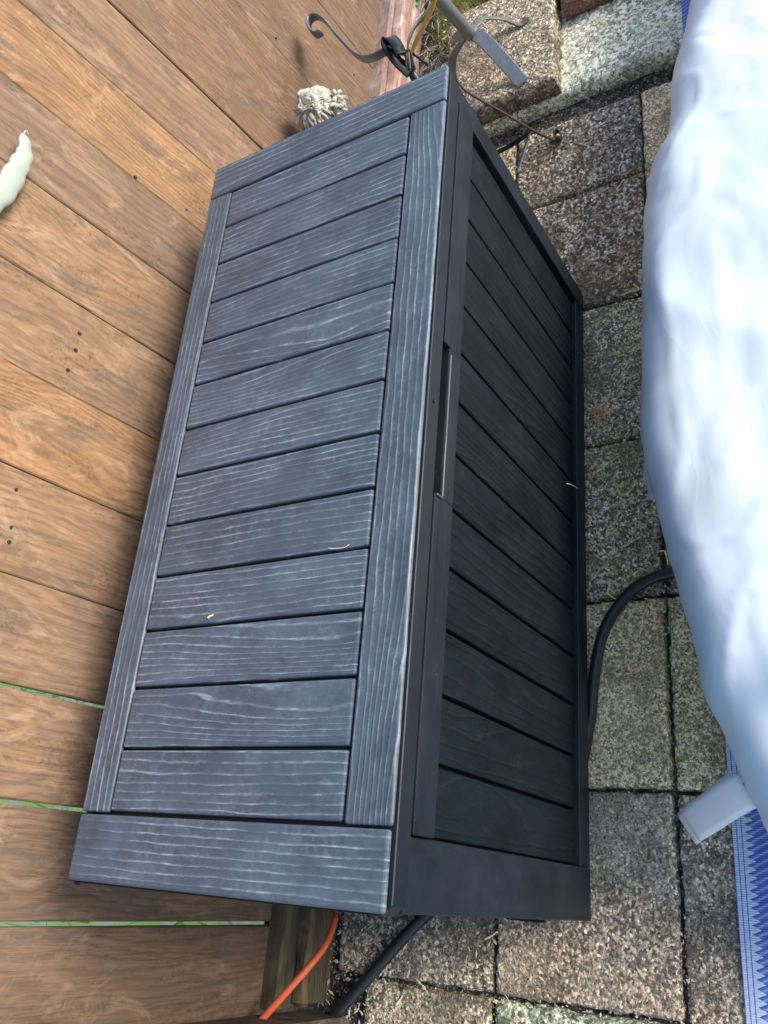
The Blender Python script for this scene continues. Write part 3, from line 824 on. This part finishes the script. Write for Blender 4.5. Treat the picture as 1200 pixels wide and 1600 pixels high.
# ------------------------------------------------------------ rug
def rug_mat():
    q = NT('woven blue rug')
    co = q.n('TexCoord').outputs['Object']
    s = q.n('SeparateXYZ', {0: co})
    x, y = s.outputs[0], s.outputs[1]
    # border lines across y (local y = 0 at the edge)
    rib = q.math('MULTIPLY_ADD', q.math('SINE', q.math('MULTIPLY', x, 2 * math.pi / 0.0032)), 0.5, 0.5)
    blue, white, dark = (0.045, 0.11, 0.52), (0.62, 0.74, 0.90), (0.02, 0.05, 0.28)
    stripes = q.ramp(q.math('DIVIDE', y, 0.02), [(0.0, 1.0), (0.08, 0.0), (0.30, 0.0), (0.34, 1.0), (0.42, 0.0), (0.66, 0.0), (0.70, 1.0), (0.78, 0.0)])
    for e in q.t.nodes: 
        if e.bl_idname == 'ShaderNodeValToRGB': e.color_ramp.interpolation = 'CONSTANT'
    border = q.mix(stripes, white, blue)
    tri = q.math('PINGPONG', x, 0.0058)                       # 0..0.0058
    tooth = q.math('LESS_THAN', q.math('SUBTRACT', y, 0.019), q.math('MULTIPLY', tri, 2.2))
    diag = q.math('PINGPONG', q.math('ADD', q.math('MULTIPLY', y, 0.55), x), 0.0058)
    dz = q.math('GREATER_THAN', diag, 0.0040)
    field = q.mix(dz, blue, (0.24, 0.38, 0.82))
    field = q.mix(q.math('LESS_THAN', diag, 0.0010), field, dark)
    inner = q.mix(tooth, field, white)
    big = q.math('PINGPONG', q.math('SUBTRACT', y, 0.1), 0.09)
    zig = q.math('LESS_THAN', q.math('ABSOLUTE', q.math('SUBTRACT', big, q.math('PINGPONG', x, 0.09))), 0.012)
    inner = q.mix(q.math('MULTIPLY', zig, q.math('GREATER_THAN', y, 0.09)), inner, white)
    col = q.mix(q.math('GREATER_THAN', y, 0.019), border, inner)
    col = q.mix(q.math('MULTIPLY', rib, 0.25), col, dark)
    col = q.mix(q.math('MULTIPLY', q.noise(co, 30, 4), 0.25), col, (0.5, 0.55, 0.6))
    q.set(Base_Color=col, Roughness=0.55)
    h = q.math('ADD', rib, q.math('MULTIPLY', diag, 120.0))
    q.bump(h, 0.0006)
    return q.m
v, f = [], []
nx_ = 260
ox, oy = -0.80, 0.688
for i in range(nx_ + 1):
    x = 2.6 * i / nx_
    X = ox + x
    e = 0.0015 * noise.noise(Vector((X * 9, 0, 0)))
    lift = 0.034 * (1 - min(1, max(0, (X + 0.62) / 0.06)))
    sx_ = 0.030 * min(1, max(0, (-0.05 - X) / 0.5))
    for j in range(9):
        y = [0, 0.0006, 0.01, 0.03, 0.08, 0.2, 0.5, 0.9, 1.3][j]
        z = 0.0045 + lift + (0.0 if j else -0.0035) + 0.0012 * noise.noise(Vector((X * 6, y * 6, 1)))
        v.append((x, y + e + sx_, z))
for i in range(nx_):
    for j in range(8):
        a = i * 9 + j; f.append((a, a + 9, a + 10, a + 1))
rug = link('rug', mesh('rug', v, f), rug_mat())
rug.location = (ox, oy, 0)
tag(rug, 'woven blue and white outdoor rug half under the pale cover', 'rug')

# ------------------------------------------------------------ hose and cords
o = link('hose', tube_mesh('hose', [(0.60, 0.78, 0.011), (0.612, 0.70, 0.011), (0.6310, 0.6300, 0.0110), (0.6390, 0.5890, 0.0110), (0.6610, 0.5490, 0.0110), (0.7030, 0.5130, 0.0110), (0.7500, 0.4920, 0.0110), (0.8240, 0.4780, 0.0110), (0.8900, 0.4700, 0.0110), (1.00, 0.44, 0.011), (1.08, 0.36, 0.011), (1.15, 0.255, 0.011), (1.2270, 0.1600, 0.0110), (1.2940, 0.0940, 0.0110), (1.3580, 0.0340, 0.0110), (1.4020, -0.0090, 0.0110), (1.46, -0.06, 0.011)], 0.0102, 14), M['hose'])
tag(o, 'black rubber hose curving from the pale cover round the box', 'hose')
o = link('extension_cord', tube_mesh('extension_cord', [(0.9, -0.03, 0.10), (1.05, -0.006, 0.05), (1.16, 0.006, 0.04), (1.2200, 0.0070, 0.0500), (1.2400, 0.0210, 0.0700), (1.2770, 0.0270, 0.1000), (1.3130, 0.0160, 0.1300), (1.3530, -0.0100, 0.1500), (1.4040, -0.0500, 0.1650), (1.4630, -0.1040, 0.1700)], 0.0060, 12), M['orange'])
tag(o, 'orange extension cord hanging over the timber at the fence foot', 'cord')

# ------------------------------------------------------------ stand with the round pole
st = empty('pole_stand', (-0.8710, 0.2000, 0.0900))
tag(st, 'grey iron stand with a round pole and four flat splayed feet', 'stand')
SBv = Vector((-0.8710, 0.2000, 0.0900))
def rel(L): return [Vector(p) - SBv for p in L]
o = link('pole', tube_mesh('pole', rel([(-0.7760, 0.2420, 0.1650), (-0.6870, 0.2640, 0.2800), (-0.5560, 0.3010, 0.4200), (-0.2970, 0.3830, 0.6500), (0.1450, 0.5460, 0.9500), (0.5040, 0.6880, 1.1500)]), 0.0150, 18, 4), M['iron'], st)
def sleg(pts, wd, width=0.03, mat='iron', wf=None):
    return link('leg', strap_mesh('leg', rel(pts), wd, width, 0.005, 8, wf), M[mat], st)
sleg([(-0.7880, 0.2410, 0.1650), (-0.8050, 0.2580, 0.1650), (-0.8370, 0.2720, 0.1500), (-0.8550, 0.3030, 0.1150), (-0.8380, 0.3410, 0.0930), (-0.8470, 0.3620, 0.0940)], lambda t: (0.9, 0.5, 0), 0.026, 'iron_green', lambda t: 0.9 - 0.3 * math.sin(t * 3.1))
sleg([(-0.7880, 0.2410, 0.1650), (-0.7460, 0.2730, 0.1650), (-0.7000, 0.3040, 0.1450), (-0.6640, 0.3310, 0.1080), (-0.6400, 0.3450, 0.0930), (-0.6240, 0.3550, 0.0950)], (-0.45, 0.95, 0), 0.034)
sleg([(-0.7780, 0.2380, 0.1650), (-0.7690, 0.2130, 0.1600), (-0.7560, 0.1860, 0.1450), (-0.7470, 0.1700, 0.1200), (-0.7240, 0.1680, 0.0950)], (0.3, 0.9, 0.3), 0.024, 'iron_green')
sleg([(-0.7880, 0.2410, 0.1650), (-0.7970, 0.2200, 0.1600), (-0.8400, 0.1860, 0.1350), (-0.8800, 0.1510, 0.1000)], (1, 0.2, 0), 0.026, 'iron_green')
bm = bmesh.new(); bmesh.ops.create_uvsphere(bm, u_segments=16, v_segments=10, radius=0.021); 
for q in bm.verts: q.co.z *= 0.45
link('hub', bm_mesh(bm, 'hub'), M['iron_green'], st, True, Matrix.Translation(Vector((-0.7880, 0.2410, 0.1650)) - SBv))

# ------------------------------------------------------------ scroll stand
ss = empty('scroll_stand', (-0.4560, 0.2070, 0.0000))
tag(ss, 'black iron scrollwork stand rising behind the box by the fence', 'stand')
SSv = Vector((-0.4560, 0.2070, 0.0000))
def rel2(L): return [Vector(p) - SSv for p in L]
UPV = (0.15, 0.1, 1)
link('scroll_arm', strap_mesh('scroll_arm', rel2([(-0.6490, -0.0170, 0.4200), (-0.6490, -0.0320, 0.4200), (-0.6750, -0.0520, 0.4200), (-0.7030, -0.0620, 0.4200), (-0.7200, -0.0570, 0.4200), (-0.7140, -0.0370, 0.4200), (-0.6780, -0.0080, 0.4200), (-0.6170, 0.0270, 0.4200), (-0.5510, 0.0670, 0.4200), (-0.5050, 0.0970, 0.4200), (-0.4780, 0.1230, 0.4200), (-0.4680, 0.1480, 0.4200), (-0.4690, 0.1690, 0.4200), (-0.4720, 0.1900, 0.4150), (-0.4630, 0.2140, 0.4000), (-0.4580, 0.2100, 0.3700)]), UPV, 0.023, 0.005), M['iron'], ss, True)
link('scroll_arm', strap_mesh('scroll_arm', rel2([(-0.4370, 0.2200, 0.4200), (-0.4570, 0.2130, 0.4300), (-0.4830, 0.1990, 0.4320), (-0.4890, 0.1860, 0.4300), (-0.4710, 0.1860, 0.4250), (-0.4540, 0.1950, 0.4000), (-0.4450, 0.2090, 0.3650)]), (0.6, -0.6, 0.5), 0.026, 0.005), M['iron_black'], ss, True)
link('scroll_arm', strap_mesh('scroll_arm', rel2([(-0.4510, 0.2100, 0.3700), (-0.4710, 0.2170, 0.3900), (-0.5100, 0.2140, 0.3900), (-0.5670, 0.2200, 0.3800), (-0.5880, 0.2440, 0.3800), (-0.6150, 0.2600, 0.3900), (-0.6640, 0.2630, 0.4000)]), (0.5, 0.5, 0.7), 0.018, 0.005), M['iron_green'], ss, True)
link('bracket', strap_mesh('bracket', rel2([(-0.4740, 0.2160, 0.4000), (-0.4690, 0.2150, 0.3800), (-0.4550, 0.2150, 0.3600)]), (0.3, 0.9, 0.1), 0.02, 0.003, wfun=lambda t: 1.1 - t * .3), M['iron_green'], ss)
link('brace', tube_mesh('brace', rel2([(-0.4810, 0.2220, 0.3800), (-0.4840, 0.2280, 0.3600), (-0.4830, 0.2360, 0.3400)]), 0.003, 8, 2), M['iron_black'], ss)
link('post', tube_mesh('post', [(0, 0, 0.0), (0, 0, 0.18), (0, 0, 0.36)], 0.009, 12, 3), M['iron_black'], ss)
bm = bmesh.new(); bmesh.ops.create_cone(bm, cap_ends=True, segments=24, radius1=0.05, radius2=0.04, depth=0.008)
link('base_plate', bm_mesh(bm, 'base_plate'), M['iron_black'], ss, mw=Matrix.Translation((0, 0, 0.004)))
o = link('garden_stake', tube_mesh('garden_stake', [(-0.5390, 0.1810, 0.3200), (-0.5240, 0.2070, 0.3600), (-0.5160, 0.2540, 0.4000), (-0.5040, 0.3000, 0.4400), (-0.4930, 0.3350, 0.4800)], 0.0052, 10, 3), M['yellow'])
tag(o, 'thin yellow plant stake leaning beside the black scrollwork stand', 'stake')
# thin rusty rod with curled end and flat black V bracket
rd = empty('rod_hook', (-0.6100, 0.2980, 0.0300))
tag(rd, 'thin rusty rod with curled end lying on the paving beyond the box', 'hook')
RB = Vector((-0.6100, 0.2980, 0.0300))
link('rod', tube_mesh('rod', [Vector(p) - RB for p in [(-0.6840, 0.1910, 0.1250), (-0.6420, 0.2180, 0.1150), (-0.5670, 0.3020, 0.0750), (-0.5200, 0.3610, 0.0350), (-0.4870, 0.4060, 0.0120)]], 0.0032, 8, 4), M['rust'], rd)
link('curl', strap_mesh('curl', [Vector(p) - RB for p in [(-0.4870, 0.4060, 0.0120), (-0.4870, 0.4190, 0.0120), (-0.5030, 0.4200, 0.0120), (-0.5180, 0.4110, 0.0120), (-0.5130, 0.4030, 0.0120), (-0.5010, 0.4060, 0.0120)]], (0, 0, 1), 0.012, 0.002), M['rust'], rd)
vb = empty('metal_bracket', (-0.5030, 0.3170, 0.0200))
tag(vb, 'black V shaped flat metal bracket sticking out past the box', 'bracket')
VB = Vector((-0.5030, 0.3170, 0.0200))
link('arm', strap_mesh('arm', [Vector(p) - VB for p in [(-0.5120, 0.2450, 0.0200), (-0.5220, 0.2960, 0.0200), (-0.5370, 0.3400, 0.0200)]], (0, 0, 1), 0.014, 0.003), M['iron_black'], vb)
link('arm', strap_mesh('arm', [Vector(p) - VB for p in [(-0.5310, 0.3420, 0.0220), (-0.4850, 0.3300, 0.0220), (-0.4210, 0.3130, 0.0220)]], (0.8, 0.5, 0.4), 0.011, 0.003), M['iron'], vb)

# seedling by the far rail
pl = empty('seedling', (-1.2310, -0.0240, 0.0000))
tag(pl, 'small bright green seedling sprouting beside the far rail', 'plant')
link('stem', tube_mesh('stem', [(0, 0, 0), (0.003, 0, .02), (0.0, 0.004, .045)], 0.0015, 6, 3), M['leaf'], pl)
for k in range(6):
    a = k * 1.05 + .4; L = random.uniform(.022, .036)
    d = Vector((math.cos(a), math.sin(a), .25)); sd = Vector((-math.sin(a), math.cos(a), 0))
    v = []; f = []
    b0 = Vector((0, 0.004, .040 + .002 * k))
    for i in range(6):
        t = i / 5; wv = 0.009 * math.sin(math.pi * min(1, t * .93 + .05))
        c = b0 + d * L * t + Vector((0, 0, -.012 * t * t))
        v += [c - sd * wv, c + Vector((0, 0, -.002)), c + sd * wv]
    for i in range(5):
        a_ = i * 3; f += [(a_, a_ + 3, a_ + 4, a_ + 1), (a_ + 1, a_ + 4, a_ + 5, a_ + 2)]
    link('leaf', mesh('leaf', v, f), M['leaf'], pl, True)

# ------------------------------------------------------------ carved statue behind the box
def statue_mat():
    q = NT('weathered cream stone')
    co, p, r = q.objcoord()
    nz = q.noise(p, 40, 5, 0.7)
    col = q.mix(q.ramp(nz, [(0.4, 0.0), (0.65, 1.0)]), (0.38, 0.35, 0.24), (0.74, 0.74, 0.68))
    col = q.mix(q.ramp(q.noise(p, 16, 2), [(0.6, 0.0), (0.7, 0.6)]), col, (0.35, 0.46, 0.62))
    gr = q.n('Attribute', attribute_name='crevice_shade').outputs['Fac']
    col = q.mix(q.math('MULTIPLY', gr, 0.85), col, (0.07, 0.06, 0.045))  # painted crevice shade darkens the stone colour
    q.set(Base_Color=col, Roughness=0.75)
    q.bump(nz, 0.002)
    return q.m
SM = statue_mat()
stb = Vector((-0.4290, -0.0240, 0.0000))
sta = empty('garden_statue', stb)
tag(sta, 'weathered cream garden statue with carved curls behind the far corner', 'statue')
HZ = 0.400
# body: draped column
v, f = [], []
n = 28; prof = [(0.0, .060), (.02, .062), (.03, .050), (.08, .046), (.15, .050), (.21, .046), (.26, .058), (.29, .050), (.31, .030), (HZ - .05, .026), (HZ - .02, .03)]
for z, r in prof:
    for k in range(n):
        a = 2 * math.pi * k / n
        rr = r * (1 + 0.09 * math.sin(a * 7 + z * 9) + 0.08 * noise.noise(Vector((math.cos(a), math.sin(a), z * 12))))
        v.append((rr * math.cos(a), rr * math.sin(a) * (0.8 if z < .3 else 1), z))
for i in range(len(prof) - 1):
    for k in range(n):
        f.append((i * n + k, i * n + (k + 1) % n, (i + 1) * n + (k + 1) % n, (i + 1) * n + k))
f.append(tuple(range(n))[::-1]); f.append(tuple((len(prof) - 1) * n + k for k in range(n)))
link('torso', mesh('torso', v, f), SM, sta, True)
crevice_shade = []
bm = bmesh.new(); bmesh.ops.create_icosphere(bm, subdivisions=6, radius=0.037)
for q in bm.verts:
    d = q.co.normalized()
    wv = Vector((noise.noise(d * 1.7), noise.noise(d * 1.7 + Vector((5, 0, 0))), noise.noise(d * 1.7 + Vector((0, 5, 0))))) * 1.6
    e = d + wv
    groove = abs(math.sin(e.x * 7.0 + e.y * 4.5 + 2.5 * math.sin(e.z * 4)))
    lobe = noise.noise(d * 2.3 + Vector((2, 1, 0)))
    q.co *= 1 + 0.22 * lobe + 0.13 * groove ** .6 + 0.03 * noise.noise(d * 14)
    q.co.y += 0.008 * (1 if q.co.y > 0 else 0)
    crevice_shade.append(max(0, 1 - groove / .45) * .9 + max(0, -lobe) * .6)  # shade of grooves and hollows, painted dark to give the carving depth
hm = bm_mesh(bm, 'head')
at_ = hm.attributes.new('crevice_shade', 'FLOAT', 'POINT')
for i, g_ in enumerate(crevice_shade): at_.data[i].value = min(1, g_)
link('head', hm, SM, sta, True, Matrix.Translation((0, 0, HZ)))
random.seed(21)
def curl_lock(base, d, L, r, bend):
    side = d.cross(Vector((0, 0, 1))); side = side.normalized() if side.length > .1 else Vector((1, 0, 0))
    pts = [base, base + d * L * .35 + side * bend * .2, base + d * L * .7 + side * bend * .7 + Vector((0, 0, -L * .25)), base + d * L * .8 + side * bend * 1.3 + Vector((0, 0, -L * .75))]
    return tube_mesh('curl', pts, r, 8, 4, lambda t: 0.7 + 0.6 * math.sin(t * 2.6) - 0.85 * t ** 3)
for k in range(230):
    z = 1 - (k + .5) / 190 * 1.6
    a = k * 2.39996
    rr = math.sqrt(max(0, 1 - z * z))
    d = Vector((rr * math.cos(a), rr * math.sin(a), z))
    if z > 0.45: continue
    tang = Vector((random.uniform(-.5, .5), random.uniform(-.5, .5), -0.9))
    dd = (d * .7 + tang * .55).normalized()
    link('curl', curl_lock(Vector((0, 0, HZ)) + d * 0.036, dd, random.uniform(.014, .024), random.uniform(.0028, .0046), random.uniform(-.008, .008)), SM, sta)
for k in range(0):   # smooth broad locks over the crown
    a = k * .9
    base = Vector((0.012 * math.cos(a), 0.012 * math.sin(a), HZ + .036))
    link('crown_lock', curl_lock(base, Vector((math.cos(a), math.sin(a), 0.05)), .034, .0098, random.uniform(-.006, .006)), SM, sta)
# side wing of tufts
for k in range(40):
    a = random.uniform(-.6, .6); 
    base = Vector((-0.002 + random.gauss(0, .012), 0.050 + random.uniform(-.008, .012), HZ - .018 + random.uniform(-.02, .02)))
    dd = Vector((random.uniform(-.5, .5), random.uniform(.0, .5), random.uniform(-.2, .5))).normalized()
    link('curl', curl_lock(base, dd, random.uniform(.010, .020), .0042, random.uniform(-.008, .008)), SM, sta)

# ------------------------------------------------------------ ceramic ornament on the fence
q = NT('pale green glazed ceramic')
co, p, r = q.objcoord()
nz = q.noise(p, 30, 3, 0.6)
q.set(Base_Color=q.mix(nz, (0.27, 0.34, 0.31), (0.42, 0.42, 0.37)), Roughness=0.3)
q.bump(q.noise(p, 55, 3), 0.0012)
M['ceramic'] = q.m
TA = [(0.1274, -0.1257, 0.9427), (0.1434, -0.1251, 0.9348), (0.1627, -0.1248, 0.9305), (0.1805, -0.1249, 0.9324), (0.2028, -0.1251, 0.9351), (0.2330, -0.1255, 0.9399), (0.2609, -0.1263, 0.9503), (0.2956, -0.1275, 0.9666), (0.3282, -0.1291, 0.9875)]
orn = empty('wall_ornament', TA[0])
tag(orn, 'pale mint ceramic ornament with scalloped curling tail on fence', 'ornament')
TO = Vector(TA[0])
tp = catmull(TA, 10)
v, f = [], []; n = 18; Lq = len(tp)
for i, p in enumerate(tp):
    t = i / (Lq - 1)
    tn = (tp[min(i + 1, Lq - 1)] - tp[max(i - 1, 0)]).normalized()
    out = Vector((0, 1, TILT)).normalized(); side = tn.cross(out).normalized()
    r = 0.0105 + 0.013 * t
    scal = 1 + 0.15 * abs(math.sin(t * math.pi * 6.5)) - .05 
    if t < .16: r = 0.0105 * math.sin(min(1, (t + .012) / .13) * 1.57) ** .6
    elif t < .2: r *= .9; scal = 1
    for k in range(n):
        a = 2 * math.pi * k / n
        sc_ = scal if k else scal
        v.append(p - TO + side * math.cos(a) * r * sc_ + out * math.sin(a) * r * 0.45)
for i in range(Lq - 1):
    for k in range(n):
        f.append((i * n + k, i * n + (k + 1) % n, (i + 1) * n + (k + 1) % n, (i + 1) * n + k))
f.append(tuple(range(n))[::-1]); f.append(tuple((Lq - 1) * n + k for k in range(n)))
link('tail', mesh('tail', v, f), M['ceramic'], orn, True)
link('tail_tip', tube_mesh('tail_tip', [Vector(p) - TO for p in [(0.1366, -0.1223, 0.9377), (0.1304, -0.1227, 0.9428), (0.1204, -0.1226, 0.9410), (0.1247, -0.1221, 0.9352)]], 0.0016, 8, 4, lambda t: 1 - .5 * t), M['ceramic'], orn)
link('hanger', tube_mesh('hanger', [Vector(TA[2]) - TO + Vector((0, 0.004, 0)), Vector(TA[2]) - TO + Vector((0, -0.045, -0.001)), Vector(TA[2]) - TO + Vector((0, -0.075, -0.002))], 0.002, 6, 2), M['nail'], orn)

# ------------------------------------------------------------ dry twigs and crumbs, one by one
def twig(label, pts, r=0.0019, mat='twig', name='dry_twig', cat='twig'):
    B0 = Vector(pts[0])
    o = link(name, tube_mesh(name, [Vector(p) - B0 for p in pts], r, 6, 4, lambda t: 1.1 - .4 * t), M[mat])
    o.location = B0
    tag(o, label, cat)
    return o
twig('hooked pale dry twig on the grey paver left of the hose', [(0.6590, 0.5040, 0.0050), (0.6380, 0.5090, 0.0050), (0.6360, 0.5030, 0.0050), (0.6350, 0.5160, 0.0050), (0.6410, 0.5210, 0.0050)])
twig('L shaped pale twig lying just above the hose bend', [(0.6550, 0.5020, 0.0050), (0.6630, 0.5110, 0.0050), (0.6700, 0.5200, 0.0050)])
twig('straight pale twig on the buff paver right of the hose', [(0.7100, 0.5660, 0.0050), (0.7250, 0.5640, 0.0050), (0.7390, 0.5600, 0.0050)])
twig('U shaped tan twig in the middle of the buff paver', [(0.7890, 0.5380, 0.0050), (0.8010, 0.5420, 0.0050), (0.7960, 0.5630, 0.0050), (0.8060, 0.5480, 0.0050)])
twig('forked tan twig over the joint beside the pale cover', [(0.5880, 0.5990, 0.0050), (0.5890, 0.6100, 0.0050), (0.6020, 0.6130, 0.0050), (0.6160, 0.6150, 0.0050)])
twig('short tan twig against the box front near the husk', [(0.3350, 0.4710, 0.0050), (0.3300, 0.4760, 0.0050), (0.3450, 0.4800, 0.0050)])
twig('pale twig on the grey paver close to the box front', [(0.5060, 0.4700, 0.0050), (0.5130, 0.4750, 0.0050), (0.5200, 0.4710, 0.0050), (0.5180, 0.4780, 0.0050)])
twig('curved pale stem lying at the far paver joint', [(0.0080, 0.5480, 0.0050), (0.0050, 0.5680, 0.0050), (0.0050, 0.5850, 0.0050), (-0.0120, 0.5750, 0.0050)])
twig('short pale splinter on the joint near the box end', [(1.2430, 0.2830, 0.0050), (1.2360, 0.2960, 0.0050), (1.2290, 0.3060, 0.0050)])
twig('tiny pale stick on the brown paver near the image bottom', [(1.3600, 0.1200, 0.0050), (1.3520, 0.1270, 0.0050), (1.3450, 0.1330, 0.0050)])
twig('tiny tan seed resting on the lid plank near the back', [(0.8670, 0.1700, 0.6560), (0.8650, 0.1730, 0.6560), (0.8640, 0.1780, 0.6560)], 0.0017, 'twig', 'seed', 'seed')
twig('thin curled fibre lying in a lid groove near the front', [(0.7920, 0.3560, 0.6570), (0.7940, 0.3670, 0.6570), (0.7940, 0.3810, 0.6570), (0.7910, 0.3880, 0.6570)], 0.0006, 'twig', 'fibre', 'fibre')
twig('small pale twig caught on the bottom rim of the box front', [(0.4910, 0.4780, 0.1380), (0.4840, 0.4780, 0.1180), (0.4790, 0.4780, 0.0980), (0.4750, 0.4780, 0.0810)], 0.0010)
# brown husk
hb = Vector((0.2790, 0.5010, 0.0040))
v_, f_ = [], []
for k in range(22):
    a = random.uniform(0, 6.28); b = hb + Vector((random.gauss(0, .006), random.gauss(0, .004), 0)) - hb
    L = random.uniform(.009, .022)
    e = b + Vector((math.cos(a) * L, math.sin(a) * L, random.uniform(0, .008)))
    me = tube_mesh('h', [b, (b + e) / 2 + Vector((0, 0, .003)), e], 0.0019, 5, 3, lambda t: 1.2 - .8 * t)
    base = len(v_)
    v_ += [q.co.copy() for q in me.vertices]; f_ += [tuple(base + i for i in p.vertices) for p in me.polygons]
o = link('seed_husk', mesh('seed_husk', v_, f_), M['husk'])
o.location = hb
tag(o, 'brown crumpled seed husk on the grey paver by the box', 'husk')
